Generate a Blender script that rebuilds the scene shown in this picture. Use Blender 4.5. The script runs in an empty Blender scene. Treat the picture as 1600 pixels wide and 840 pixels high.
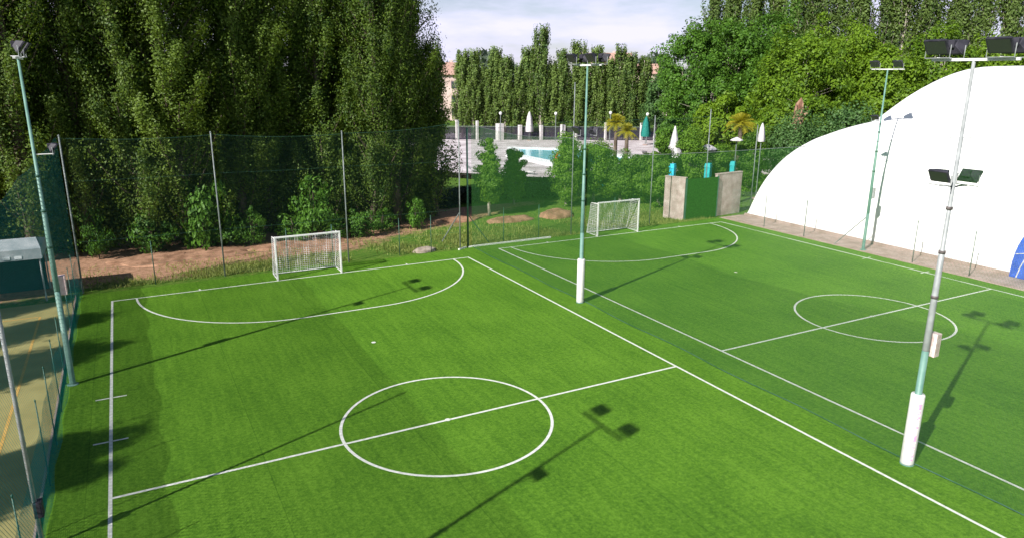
import bpy, math, random
import numpy as np
from mathutils import Vector, Matrix

SC = bpy.context.scene
COL = SC.collection
R = math.radians
PI = math.pi

# ------------------------------------------------------------------ camera
F_PX, PITCH, ROLL, YAW = 1117.66, 0.26522, 0.00547, 0.49342
CAM = Vector((1.269, -17.351, 9.584))
fwd = Vector((math.sin(YAW)*math.cos(PITCH), math.cos(YAW)*math.cos(PITCH), -math.sin(PITCH)))
rt = Vector((math.cos(YAW), -math.sin(YAW), 0))
up = rt.cross(fwd)
rr = rt*math.cos(ROLL) + up*math.sin(ROLL)
uu = up*math.cos(ROLL) - rt*math.sin(ROLL)
cd = bpy.data.cameras.new('camera')
cam = bpy.data.objects.new('camera', cd); COL.objects.link(cam)
m = Matrix.Identity(4)
for i in range(3):
    m[i][0], m[i][1], m[i][2], m[i][3] = rr[i], uu[i], -fwd[i], CAM[i]
cam.matrix_world = m
cd.sensor_width = 36; cd.lens = F_PX/1600*36; cd.clip_start = .1; cd.clip_end = 4000
SC.camera = cam

# ------------------------------------------------------------------ light
SUN_EL = math.atan2(10, 14.45)
TO_SUN = Vector((-13.4, -5.4, 10.0)).normalized()
sd = bpy.data.lights.new('sun', 'SUN'); sd.energy = 5.0; sd.angle = R(.55); sd.color = (1, .955, .88)
sun = bpy.data.objects.new('sun', sd); COL.objects.link(sun)
sun.rotation_euler = TO_SUN.to_track_quat('Z', 'Y').to_euler()
W = bpy.data.worlds.new('World'); SC.world = W; W.use_nodes = True
nt = W.node_tree; nt.nodes.clear()
out = nt.nodes.new('ShaderNodeOutputWorld'); bg = nt.nodes.new('ShaderNodeBackground')
sky = nt.nodes.new('ShaderNodeTexSky'); sky.sky_type = 'NISHITA'; sky.sun_disc = False
sky.sun_elevation = SUN_EL; sky.sun_rotation = math.atan2(TO_SUN.x, TO_SUN.y)
sky.air_density = 1.0; sky.dust_density = .6; sky.ozone_density = 2.2
tc = nt.nodes.new('ShaderNodeTexCoord'); mp = nt.nodes.new('ShaderNodeMapping')
mp.inputs['Scale'].default_value = (1.6, 1.6, 6.5)
nz = nt.nodes.new('ShaderNodeTexNoise'); nz.inputs['Scale'].default_value = 2.6; nz.inputs['Detail'].default_value = 9
nz.inputs['Roughness'].default_value = .55
cr = nt.nodes.new('ShaderNodeValToRGB'); cr.color_ramp.elements[0].position = .40; cr.color_ramp.elements[1].position = .62
cr.color_ramp.elements[0].color = (.26, .26, .26, 1); cr.color_ramp.elements[1].color = (.95, .95, .95, 1)
mx = nt.nodes.new('ShaderNodeMixRGB'); mx.inputs['Color2'].default_value = (10.6, 10.3, 13.6, 1)
nt.links.new(tc.outputs['Generated'], mp.inputs[0]); nt.links.new(mp.outputs[0], nz.inputs['Vector'])
nt.links.new(nz.outputs['Fac'], cr.inputs[0])
sep = nt.nodes.new('ShaderNodeSeparateXYZ'); nt.links.new(tc.outputs['Generated'], sep.inputs[0])
el = nt.nodes.new('ShaderNodeMapRange'); el.inputs[1].default_value = .10; el.inputs[2].default_value = .45; el.inputs[3].default_value = 1; el.inputs[4].default_value = .06
nt.links.new(sep.outputs[2], el.inputs[0])
mu = nt.nodes.new('ShaderNodeMath'); mu.operation = 'MULTIPLY'; nt.links.new(cr.outputs[0], mu.inputs[0]); nt.links.new(el.outputs[0], mu.inputs[1])
nt.links.new(mu.outputs[0], mx.inputs['Fac'])
nt.links.new(sky.outputs[0], mx.inputs['Color1']); nt.links.new(mx.outputs[0], bg.inputs['Color'])
bg.inputs['Strength'].default_value = .053
nt.links.new(bg.outputs[0], out.inputs[0])
SC.view_settings.view_transform = 'Standard'; SC.view_settings.look = 'None'
SC.view_settings.exposure = 0.8; SC.view_settings.gamma = 1
SC.cycles.max_bounces = 6; SC.cycles.transparent_max_bounces = 24
SC.cycles.diffuse_bounces = 3; SC.cycles.glossy_bounces = 2; SC.cycles.transmission_bounces = 3
SC.cycles.caustics_reflective = False; SC.cycles.caustics_refractive = False
SC.cycles.use_denoising = True

# ------------------------------------------------------------------ materials
def mat(name, col, rough=.8, spec=.3, metal=0.0):
    M = bpy.data.materials.new(name); M.use_nodes = True
    b = M.node_tree.nodes['Principled BSDF']
    b.inputs['Base Color'].default_value = (*col, 1); b.inputs['Roughness'].default_value = rough
    b.inputs['Specular IOR Level'].default_value = spec; b.inputs['Metallic'].default_value = metal
    return M

def N(M, t, **kw):
    n = M.node_tree.nodes.new(t)
    for k, v in kw.items():
        if k in n.inputs: n.inputs[k].default_value = v
        else: setattr(n, k, v)
    return n
def L(M, a, b): M.node_tree.links.new(a, b)
def BS(M): return M.node_tree.nodes['Principled BSDF']

def ramp(M, src, stops):
    r = N(M, 'ShaderNodeValToRGB'); e = r.color_ramp.elements
    e[0].position, e[0].color = stops[0][0], (*stops[0][1], 1)
    e[1].position, e[1].color = stops[-1][0], (*stops[-1][1], 1)
    for p, c in stops[1:-1]:
        x = e.new(p); x.color = (*c, 1)
    L(M, src, r.inputs[0]); return r.outputs[0]

def noisy(name, c1, c2, scale=3, detail=6, rough=.85, spec=.2, bump=0, bscale=None, mscale=(1, 1, 1), lo=.35, hi=.65, metal=0):
    M = mat(name, c1, rough, spec, metal)
    t = N(M, 'ShaderNodeTexCoord'); mpn = N(M, 'ShaderNodeMapping'); mpn.inputs['Scale'].default_value = mscale
    L(M, t.outputs['Object'], mpn.inputs[0])
    n = N(M, 'ShaderNodeTexNoise', Scale=scale, Detail=detail); L(M, mpn.outputs[0], n.inputs['Vector'])
    L(M, ramp(M, n.outputs['Fac'], [(lo, c1), (hi, c2)]), BS(M).inputs['Base Color'])
    if bump:
        n2 = N(M, 'ShaderNodeTexNoise', Scale=bscale or scale*6, Detail=5); L(M, mpn.outputs[0], n2.inputs['Vector'])
        b = N(M, 'ShaderNodeBump', Strength=bump, Distance=.05); L(M, n2.outputs['Fac'], b.inputs['Height'])
        L(M, b.outputs[0], BS(M).inputs['Normal'])
    return M

def turf_mat():
    M = mat('artificial_turf', (.09, .24, .02), .75, .18)
    t = N(M, 'ShaderNodeTexCoord')
    big = N(M, 'ShaderNodeTexNoise', Scale=.35, Detail=4); L(M, t.outputs['Object'], big.inputs['Vector'])
    mp1 = N(M, 'ShaderNodeMapping'); mp1.inputs['Scale'].default_value = (1.5, .12, 1); L(M, t.outputs['Object'], mp1.inputs[0])
    strk = N(M, 'ShaderNodeTexNoise', Scale=3.2, Detail=6, Roughness=.7); L(M, mp1.outputs[0], strk.inputs['Vector'])
    mid = N(M, 'ShaderNodeTexNoise', Scale=5, Detail=7, Roughness=.75); L(M, t.outputs['Object'], mid.inputs['Vector'])
    fine = N(M, 'ShaderNodeTexNoise', Scale=10, Detail=7, Roughness=.98); L(M, t.outputs['Object'], fine.inputs['Vector'])
    def madd(a, k, b):
        n = N(M, 'ShaderNodeMath', operation='MULTIPLY_ADD'); L(M, a, n.inputs[0]); n.inputs[1].default_value = k
        if b is None: n.inputs[2].default_value = 0
        else: L(M, b, n.inputs[2])
        return n.outputs[0]
    s = madd(big.outputs['Fac'], .12, None); s = madd(strk.outputs['Fac'], .18, s)
    s = madd(mid.outputs['Fac'], .20, s); s = madd(fine.outputs['Fac'], .55, s)
    spx = N(M, 'ShaderNodeSeparateXYZ'); L(M, t.outputs['Object'], spx.inputs[0])
    dv = N(M, 'ShaderNodeMath', operation='MULTIPLY_ADD'); L(M, spx.outputs[0], dv.inputs[0]); dv.inputs[1].default_value = .25; dv.inputs[2].default_value = 10.13
    fr_ = N(M, 'ShaderNodeMath', operation='FRACT'); L(M, dv.outputs[0], fr_.inputs[0])
    lt_ = N(M, 'ShaderNodeMath', operation='LESS_THAN'); L(M, fr_.outputs[0], lt_.inputs[0]); lt_.inputs[1].default_value = .007
    s = madd(lt_.outputs[0], -.045, s)
    fl_ = N(M, 'ShaderNodeMath', operation='FLOOR'); L(M, dv.outputs[0], fl_.inputs[0])
    wn = N(M, 'ShaderNodeTexWhiteNoise', noise_dimensions='1D'); L(M, fl_.outputs[0], wn.inputs['W'])
    s = madd(wn.outputs['Value'], .022, s)
    c = ramp(M, s, [(.43, (.027, .087, .004)), (.525, (.067, .168, .009)), (.62, (.122, .258, .020))])
    L(M, c, BS(M).inputs['Base Color'])
    b = N(M, 'ShaderNodeBump', Strength=.6, Distance=.03); L(M, fine.outputs['Fac'], b.inputs['Height']); L(M, b.outputs[0], BS(M).inputs['Normal'])
    return M

def net_mat(name, col, cell, cord, soft=0.0, diamond=False):
    """cords of a real net: opaque threads on a square grid laid out in metres (UV)"""
    M = bpy.data.materials.new(name); M.use_nodes = True; T = M.node_tree; T.nodes.clear()
    o = N(M, 'ShaderNodeOutputMaterial'); mixs = N(M, 'ShaderNodeMixShader')
    tr = N(M, 'ShaderNodeBsdfTransparent'); df = N(M, 'ShaderNodeBsdfDiffuse'); df.inputs['Color'].default_value = (*col, 1)
    uv = N(M, 'ShaderNodeTexCoord'); mpn = N(M, 'ShaderNodeMapping')
    if diamond: mpn.inputs['Rotation'].default_value = (0, 0, R(45))
    L(M, uv.outputs['UV'], mpn.inputs[0]); sp = N(M, 'ShaderNodeSeparateXYZ'); L(M, mpn.outputs[0], sp.inputs[0])
    outs = []
    for a in (0, 1):
        m1 = N(M, 'ShaderNodeMath', operation='DIVIDE'); L(M, sp.outputs[a], m1.inputs[0]); m1.inputs[1].default_value = cell
        m2 = N(M, 'ShaderNodeMath', operation='FRACT'); L(M, m1.outputs[0], m2.inputs[0])
        m3 = N(M, 'ShaderNodeMath', operation='LESS_THAN'); L(M, m2.outputs[0], m3.inputs[0]); m3.inputs[1].default_value = cord/cell
        outs.append(m3.outputs[0])
    mm = N(M, 'ShaderNodeMath', operation='MAXIMUM'); L(M, outs[0], mm.inputs[0]); L(M, outs[1], mm.inputs[1])
    last = mm.outputs[0]
    if soft:
        m4 = N(M, 'ShaderNodeMath', operation='MAXIMUM'); L(M, last, m4.inputs[0]); m4.inputs[1].default_value = soft; last = m4.outputs[0]
    L(M, last, mixs.inputs[0]); L(M, tr.outputs[0], mixs.inputs[1]); L(M, df.outputs[0], mixs.inputs[2]); L(M, mixs.outputs[0], o.inputs[0])
    return M

def leaf_mat(name, dark, light, trans=.3, hue_var=.5):
    M = bpy.data.materials.new(name); M.use_nodes = True; T = M.node_tree; T.nodes.clear()
    o = N(M, 'ShaderNodeOutputMaterial'); mixs = N(M, 'ShaderNodeMixShader'); mixs.inputs[0].default_value = trans
    p = N(M, 'ShaderNodeBsdfPrincipled'); p.inputs['Roughness'].default_value = .55; p.inputs['Specular IOR Level'].default_value = .25
    t = N(M, 'ShaderNodeBsdfTranslucent')
    g = N(M, 'ShaderNodeNewGeometry'); oi = N(M, 'ShaderNodeObjectInfo')
    n = N(M, 'ShaderNodeTexNoise', Scale=.9, Detail=3); L(M, g.outputs['Position'], n.inputs['Vector'])
    a = N(M, 'ShaderNodeMath', operation='MULTIPLY_ADD'); L(M, g.outputs['Random Per Island'], a.inputs[0]); a.inputs[1].default_value = .45
    L(M, n.outputs['Fac'], a.inputs[2])
    b = N(M, 'ShaderNodeMath', operation='MULTIPLY_ADD'); L(M, oi.outputs['Random'], b.inputs[0]); b.inputs[1].default_value = .28; L(M, a.outputs[0], b.inputs[2])
    c = ramp(M, b.outputs[0], [(.45, dark), (1.12, light)])
    L(M, c, p.inputs['Base Color'])
    mc = N(M, 'ShaderNodeMixRGB', blend_type='MULTIPLY'); mc.inputs[0].default_value = 1; L(M, c, mc.inputs[1]); mc.inputs[2].default_value = (1.5, 1.35, .5, 1)
    L(M, mc.outputs[0], t.inputs['Color'])
    L(M, p.outputs[0], mixs.inputs[1]); L(M, t.outputs[0], mixs.inputs[2]); L(M, mixs.outputs[0], o.inputs[0])
    return M

M_TURF = turf_mat()
M_LINE = noisy('line_paint', (.48, .51, .45), (.66, .67, .63), 9, 6, .7)
M_POLE_G = noisy('pole_green', (.085, .19, .16), (.15, .27, .23), 3, 5, .5, .4, lo=.3, hi=.7)
M_POLE_W = noisy('pole_galvanised', (.20, .215, .22), (.32, .34, .35), 4, 5, .45, .5, lo=.3, hi=.7)
M_POLE_D = noisy('fence_green_paint', (.02, .07, .05), (.04, .11, .08), 4, 4, .5, .4)
M_POLE_S = noisy('steel_post', (.11, .13, .13), (.20, .225, .225), 4, 4, .5, .4)
M_BLACK = noisy('lamp_housing', (.018, .018, .026), (.04, .038, .052), 6, 3, .6, .25)
M_GLASS = mat('lamp_glass', (.035, .042, .035), .25, .35)
M_WHITE = noisy('white_metal_paint', (.56, .56, .56), (.68, .68, .68), 5, 5, .4, .5)
M_PAD = noisy('padding_vinyl', (.58, .56, .56), (.68, .66, .66), 6, 5, .45, .4, bump=.15, bscale=8)
M_PRINT = noisy('faded_print', (.62, .30, .52), (.80, .76, .78), 7, 3, .6, mscale=(1, 1, 2.2), lo=.42, hi=.58)
M_BOX = noisy('junction_box', (.62, .42, .42), (.78, .62, .62), 8, 4, .6)
M_BOXG = noisy('grey_box', (.30, .30, .31), (.42, .42, .43), 8, 4, .6)
M_RUST = noisy('clamp_metal', (.07, .06, .06), (.14, .12, .12), 12, 4, .8)
M_NET_MID = net_mat('dividing_net', (.032, .112, .030), .03, .0038)
M_NET_BACK = net_mat('boundary_net', (.030, .075, .06), .05, .0016)
M_CHAIN = net_mat('chain_link', (.04, .23, .24), .09, .012, diamond=True)
M_GOALNET = net_mat('goal_net', (.60, .57, .62), .11, .013)
M_SCREEN = net_mat('windscreen_mesh', (.010, .22, .24), .03, .0026)
M_DARKSCREEN = net_mat('dark_screen', (.035, .030, .045), .05, .02, soft=.5)
M_DOME = noisy('dome_membrane', (.86, .85, .86), (.90, .89, .90), .6, 3, .5, .3, bump=.05, bscale=1.2)
M_SEAM = noisy('dome_seam', (.74, .73, .75), (.78, .77, .79), 2, 2, .5)
M_BLUE = noisy('blue_panel', (.03, .07, .42), (.05, .12, .58), 3, 3, .45)
M_CONC = noisy('pinkish_concrete', (.29, .21, .185), (.40, .305, .28), 1.4, 8, .9, .1, bump=.2, bscale=12)
M_PLASTER = noisy('pinkish_plaster', (.31, .235, .22), (.44, .37, .345), 2.2, 8, .9, .1, bump=.2, bscale=14)
M_FAKEGRASS = noisy('hedge_panel', (.012, .055, .006), (.025, .105, .012), 14, 6, .9, .1, bump=.7, bscale=40)
M_COURT = noisy('court_sand', (.235, .205, .082), (.30, .265, .11), .9, 9, .9, .1, bump=.1, bscale=30)
M_ORANGE = noisy('orange_line', (.42, .25, .06), (.50, .31, .09), 4, 5, .8)
M_DECK = noisy('pool_paving', (.36, .31, .33), (.60, .55, .58), .55, 8, .85, .1, mscale=(1, 1, 1))
M_POOLRIM = noisy('pool_rim', (.78, .80, .84), (.84, .85, .88), 1, 3, .6)
M_BARK = noisy('bark', (.06, .045, .035), (.16, .13, .10), 4, 7, .95, .05, bump=.5, mscale=(1, 1, .25))
M_BARKP = noisy('pale_bark', (.20, .17, .14), (.42, .38, .33), 3, 7, .9, .05, bump=.4, mscale=(1, 1, .3))
M_SOIL = noisy('bare_soil', (.16, .088, .055), (.35, .205, .135), 1.6, 9, .95, .05, bump=.7, bscale=9)
M_STONE = noisy('stone', (.24, .20, .16), (.40, .34, .29), 3, 8, .9, .1, bump=.6)
M_TARP = noisy('canopy_fabric', (.22, .26, .28), (.34, .37, .39), 2, 6, .7, .2)
M_TEAL = noisy('teal_plastic', (.02, .30, .33), (.03, .42, .45), 3, 3, .5)
M_CYAN = noisy('cyan_plastic', (.02, .42, .62), (.04, .52, .74), 3, 3, .5)
M_TEALG = noisy('dark_teal_canvas', (.01, .13, .11), (.02, .20, .17), 5, 4, .7)
M_CANVAS = noisy('white_canvas', (.46, .44, .45), (.60, .58, .59), 4, 4, .7)
M_RED = noisy('red_plastic', (.50, .03, .03), (.65, .06, .06), 3, 3, .5)
M_COLUMN = noisy('white_column', (.42, .40, .40), (.56, .54, .54), 3, 5, .7)
M_CLAY = noisy('clay_render', (.42, .24, .17), (.56, .36, .27), 3, 5, .8)
M_ROOF = noisy('terracotta_roof', (.34, .20, .16), (.46, .30, .25), 1.5, 6, .9, mscale=(1, 6, 1))
M_HOUSE = noisy('house_wall', (.55, .40, .37), (.66, .52, .48), .6, 5, .9)
M_WINDOW = mat('window_glass', (.05, .06, .08), .15, .6)
M_STRAW = noisy('straw_thatch', (.34, .23, .09), (.50, .36, .16), 6, 6, .9)

def water_mat():
    M = mat('pool_water', (.10, .52, .74), .08, .5)
    n = N(M, 'ShaderNodeTexNoise', Scale=2.4, Detail=3); t = N(M, 'ShaderNodeTexCoord'); L(M, t.outputs['Object'], n.inputs['Vector'])
    b = N(M, 'ShaderNodeBump', Strength=.25, Distance=.05); L(M, n.outputs['Fac'], b.inputs['Height']); L(M, b.outputs[0], BS(M).inputs['Normal'])
    L(M, ramp(M, n.outputs['Fac'], [(.3, (.16, .56, .76)), (.7, (.34, .74, .86))]), BS(M).inputs['Base Color'])
    return M
M_WATER = water_mat()

def ground_mat():
    M = mat('rough_ground', (.1, .15, .04), .95, .05)
    t = N(M, 'ShaderNodeTexCoord'); sp = N(M, 'ShaderNodeSeparateXYZ'); L(M, t.outputs['Object'], sp.inputs[0])
    n1 = N(M, 'ShaderNodeTexNoise', Scale=.28, Detail=9, Roughness=.7); L(M, t.outputs['Object'], n1.inputs['Vector'])
    n2 = N(M, 'ShaderNodeTexNoise', Scale=3.5, Detail=8, Roughness=.75); L(M, t.outputs['Object'], n2.inputs['Vector'])
    grass = ramp(M, n2.outputs['Fac'], [(.3, (.035, .095, .012)), (.5, (.08, .16, .022)), (.72, (.17, .19, .05))])
    dirt = ramp(M, n2.outputs['Fac'], [(.3, (.12, .085, .04)), (.5, (.33, .19, .125)), (.75, (.42, .27, .18))])
    # bare earth lies in a strip that is wide at the left end and runs under the poplars
    def m(op, a, b, c=None):
        n = N(M, 'ShaderNodeMath', operation=op)
        for i, v in enumerate((a, b, c)):
            if v is None: continue
            if isinstance(v, (int, float)): n.inputs[i].default_value = v
            else: L(M, v, n.inputs[i])
        return n.outputs[0]
    edge = m('MULTIPLY_ADD', m('MAXIMUM', m('ADD', sp.outputs[0], -13), 0), .35, m('MULTIPLY_ADD', sp.outputs[0], .18, 19.9))             # dirt starts beyond this y
    d = m('SUBTRACT', sp.outputs[1], edge)
    d = m('MULTIPLY_ADD', n1.outputs['Fac'], 6.0, m('ADD', d, -2.9))
    d = m('MULTIPLY_ADD', n2.outputs['Fac'], 2.6, m('ADD', d, -1.2))
    far = m('LESS_THAN', sp.outputs[1], 31)
    near = N(M, 'ShaderNodeMapRange'); L(M, d, near.inputs[0]); near.inputs[1].default_value = -.5; near.inputs[2].default_value = .6
    f = m('MULTIPLY', near.outputs[0], far)
    mixc = N(M, 'ShaderNodeMixRGB'); L(M, f, mixc.inputs[0]); L(M, grass, mixc.inputs[1]); L(M, dirt, mixc.inputs[2])
    L(M, mixc.outputs[0], BS(M).inputs['Base Color'])
    b = N(M, 'ShaderNodeBump', Strength=.6, Distance=.12); L(M, n2.outputs['Fac'], b.inputs['Height']); L(M, b.outputs[0], BS(M).inputs['Normal'])
    return M
M_GROUND = ground_mat()
M_LF_POP = leaf_mat('poplar_leaves', (.016, .048, .006), (.108, .170, .020), .28)
M_LF_FAR = leaf_mat('far_poplar_leaves', (.024, .066, .014), (.15, .225, .05), .28)
M_LF_TALL = leaf_mat('tall_poplar_leaves', (.030, .066, .016), (.125, .190, .045), .3)
M_LF_MID = leaf_mat('broadleaf_leaves', (.020, .070, .008), (.085, .19, .018), .3)
M_LF_YEL = leaf_mat('light_green_leaves', (.035, .090, .006), (.14, .24, .014), .33)
M_LF_SHRUB = leaf_mat('shrub_leaves', (.028, .085, .008), (.12, .24, .02), .35)
M_LF_HEDGE = leaf_mat('blue_green_leaves', (.025, .075, .022), (.085, .17, .045), .25)
M_LF_NETTLE = leaf_mat('undergrowth_leaves', (.018, .065, .007), (.085, .20, .020), .33)
M_PALM = leaf_mat('palm_fronds', (.13, .16, .012), (.34, .32, .025), .3)
M_GRASSB = leaf_mat('grass_blades', (.06, .13, .02), (.26, .30, .08), .3)

# ------------------------------------------------------------------ mesh helpers
class MB:
    def __init__(s): s.v = []; s.f = []; s.uv = None
    def quad(s, pts):
        n = len(s.v); s.v += [tuple(p) for p in pts]; s.f.append(tuple(range(n, n+len(pts)))); return s
    def box(s, c, size, rz=0, taper=1.0):
        cx, cy, cz = c; x, y, z = size[0]/2, size[1]/2, size[2]/2; n = len(s.v)
        ca, sa = math.cos(rz), math.sin(rz)
        for dz in (-1, 1):
            k = taper if dz > 0 else 1
            for dx, dy in ((-1, -1), (1, -1), (1, 1), (-1, 1)):
                a, b = dx*x*k, dy*y*k
                s.v.append((cx+a*ca-b*sa, cy+a*sa+b*ca, cz+dz*z))
        s.f += [(n, n+3, n+2, n+1), (n+4, n+5, n+6, n+7)] + [(n+i, n+(i+1) % 4, n+4+(i+1) % 4, n+4+i) for i in range(4)]
        return s
    def tube(s, pts, rad, seg=8, caps=True):
        pts = [Vector(p) for p in pts]
        if not hasattr(rad, '__len__'): rad = [rad]*len(pts)
        rings = []
        for i, p in enumerate(pts):
            d = (pts[min(i+1, len(pts)-1)] - pts[max(i-1, 0)])
            d = d.normalized() if d.length > 1e-9 else Vector((0, 0, 1))
            a = d.cross(Vector((0, 0, 1)) if abs(d.z) < .95 else Vector((1, 0, 0))).normalized(); b = d.cross(a)
            n = len(s.v)
            for k in range(seg):
                t = 2*PI*k/seg; q = p + (a*math.cos(t)+b*math.sin(t))*rad[i]; s.v.append(tuple(q))
            rings.append(n)
        for i in range(len(rings)-1):
            for k in range(seg):
                a0, a1 = rings[i]+k, rings[i]+(k+1) % seg; b0, b1 = rings[i+1]+k, rings[i+1]+(k+1) % seg
                s.f.append((a0, a1, b1, b0))
        if caps:
            s.f.append(tuple(rings[0]+k for k in range(seg))[::-1]); s.f.append(tuple(rings[-1]+k for k in range(seg)))
        return s
    def lathe(s, prof, c=(0, 0, 0), seg=12):
        n0 = len(s.v)
        for r, z in prof:
            for k in range(seg):
                t = 2*PI*k/seg; s.v.append((c[0]+r*math.cos(t), c[1]+r*math.sin(t), c[2]+z))
        for i in range(len(prof)-1):
            for k in range(seg):
                a = n0+i*seg; s.f.append((a+k, a+(k+1) % seg, a+seg+(k+1) % seg, a+seg+k))
        s.f.append(tuple(n0+k for k in range(seg))[::-1]); s.f.append(tuple(n0+(len(prof)-1)*seg+k for k in range(seg)))
        return s
    def build(s, name, m, parent=None, smooth=False, uvs=None, bevel=0):
        me = bpy.data.meshes.new(name); me.from_pydata(s.v, [], s.f); me.materials.append(m)
        if smooth:
            me.polygons.foreach_set('use_smooth', [True]*len(me.polygons))
        if uvs is not None:
            ul = me.uv_layers.new(name='UVMap')
            for lp in me.loops: ul.data[lp.index].uv = uvs[lp.vertex_index]
        me.update()
        o = bpy.data.objects.new(name, me); COL.objects.link(o)
        if parent is not None: o.parent = parent
        if bevel:
            md = o.modifiers.new('bevel', 'BEVEL'); md.width = bevel; md.segments = 2
        return o

def tag(o, label, cat, group=None, kind=None):
    if label: o['label'] = label
    if cat: o['category'] = cat
    if group: o['group'] = group
    if kind: o['kind'] = kind
    return o
def struct(o, label=None):
    o['kind'] = 'structure'
    if label: o['label'] = label
    return o
def thing(name, label, cat, loc=(0, 0, 0), rz=0, group=None):
    o = bpy.data.objects.new(name, None); COL.objects.link(o); o.location = loc; o.rotation_euler = (0, 0, rz)
    o.empty_display_size = .3
    return tag(o, label, cat, group)
def copy_tree(src, loc=None, rz=None, label=None, scale=None):
    r = src.copy(); COL.objects.link(r)
    if loc is not None: r.location = loc
    if rz is not None: r.rotation_euler = (0, 0, rz)
    if label: r['label'] = label
    if scale is not None: r.scale = scale
    for ch in list(src.children):
        c = ch.copy(); COL.objects.link(c); c.parent = r
        for g in list(ch.children):
            d = g.copy(); COL.objects.link(d); d.parent = c
    return r

def mesh_np(name, V, Fq, m, parent=None):
    """quads given as numpy arrays"""
    me = bpy.data.meshes.new(name)
    nv, nf = len(V), len(Fq)
    me.vertices.add(nv); me.vertices.foreach_set('co', V.astype(np.float32).ravel())
    me.loops.add(nf*4); me.loops.foreach_set('vertex_index', Fq.astype(np.int32).ravel())
    me.polygons.add(nf); me.polygons.foreach_set('loop_start', np.arange(0, nf*4, 4, dtype=np.int32))
    me.polygons.foreach_set('loop_total', np.full(nf, 4, dtype=np.int32))
    me.materials.append(m); me.update(calc_edges=True); me.validate()
    o = bpy.data.objects.new(name, me); COL.objects.link(o)
    if parent is not None: o.parent = parent
    return o

def leaves(rng, C, size, outward=None, upbias=0.0):
    """a bent leaf-shaped quad around every centre"""
    n = len(C)
    nrm = rng.normal(size=(n, 3))
    if outward is not None: nrm = nrm*.55 + outward
    nrm[:, 2] += upbias
    nrm /= np.linalg.norm(nrm, axis=1)[:, None]+1e-9
    a = np.cross(nrm, rng.normal(size=(n, 3))); a /= np.linalg.norm(a, axis=1)[:, None]+1e-9
    b = np.cross(nrm, a)
    s = size*(.6+.8*rng.random(n))[:, None]
    V = np.stack([C-a*s, C-b*s*.55+nrm*s*.15, C+a*s, C+b*s*.55+nrm*s*.15], 1).reshape(-1, 3)
    Fq = np.arange(n*4).reshape(-1, 4)
    return V, Fq

def poplar(name, seed, H, Rr, nbr, nleaf, size, lm, bm, label, cat='tree', group=None, base=.05, sig=.27, loc=(0, 0, 0), vs=2.2, lk=1.0):
    rng = np.random.default_rng(seed); root = thing(name, label, cat, loc, 0, group)
    tb = MB(); bend = rng.normal(size=2)*.25
    def axis(z): t = z/H; return np.array([bend[0]*math.sin(t*3), bend[1]*math.sin(t*2.3)])
    zs = np.linspace(0, H*.96, 9)
    tb.tube([(*axis(z), z) for z in zs], [max(.03, (.026*H)*(1-.93*z/H)*.55+.02) for z in zs], 8)
    C = []; O = []
    per0 = nleaf//nbr
    for i in range(nbr):
        per = int(per0*(.35+1.3*rng.random()))
        z0 = H*(base+(.80-base)*(i+rng.random())/nbr); az = rng.random()*2*PI
        t = z0/H; Rz = Rr*(.55+.6*math.sin(PI*min(1, (t+.12)*1.02))**.8)*(1-.35*t)
        Ln = H*lk*(.13+.14*rng.random())*(1-.35*t)
        rr_ = Rz*(.35+.75*rng.random())
        ax = axis(z0)
        ts = np.linspace(0, 1, 5)
        pts = [(ax[0]+math.cos(az)*rr_*q**.7, ax[1]+math.sin(az)*rr_*q**.7, z0+Ln*q) for q in ts]
        tb.tube(pts, [.05*(1-.8*q)+.008 for q in ts], 4, False)
        q = .22+.85*rng.random(per)**.8
        sg = sig*(1.15-.75*np.clip(q-.3, 0, 1))*(.7+.6*rng.random())
        cx = ax[0]+math.cos(az)*rr_*q**.7; cy = ax[1]+math.sin(az)*rr_*q**.7
        off = rng.normal(size=(per, 3))*sg[:, None]; off[:, 2] *= vs
        C.append(np.stack([cx, cy, z0+Ln*q], 1)+off); O.append(.75*off/(np.linalg.norm(off, axis=1)[:, None]+1e-6)+np.array([.7*math.cos(az), .7*math.sin(az), .15]))
    C = np.concatenate(C); O = np.concatenate(O); keep = (C[:, 2] > .15) & (C[:, 2] < H*1.02) & (rng.random(len(C)) < 1.3-np.clip((C[:, 2]/H-.93)*9, 0, 1.1)); C, O = C[keep], O[keep]
    V, Fq = leaves(rng, C, size, O*1.0)
    mesh_np('crown', V, Fq, lm, root); tb.build('trunk', bm, root, True)
    return root

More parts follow.
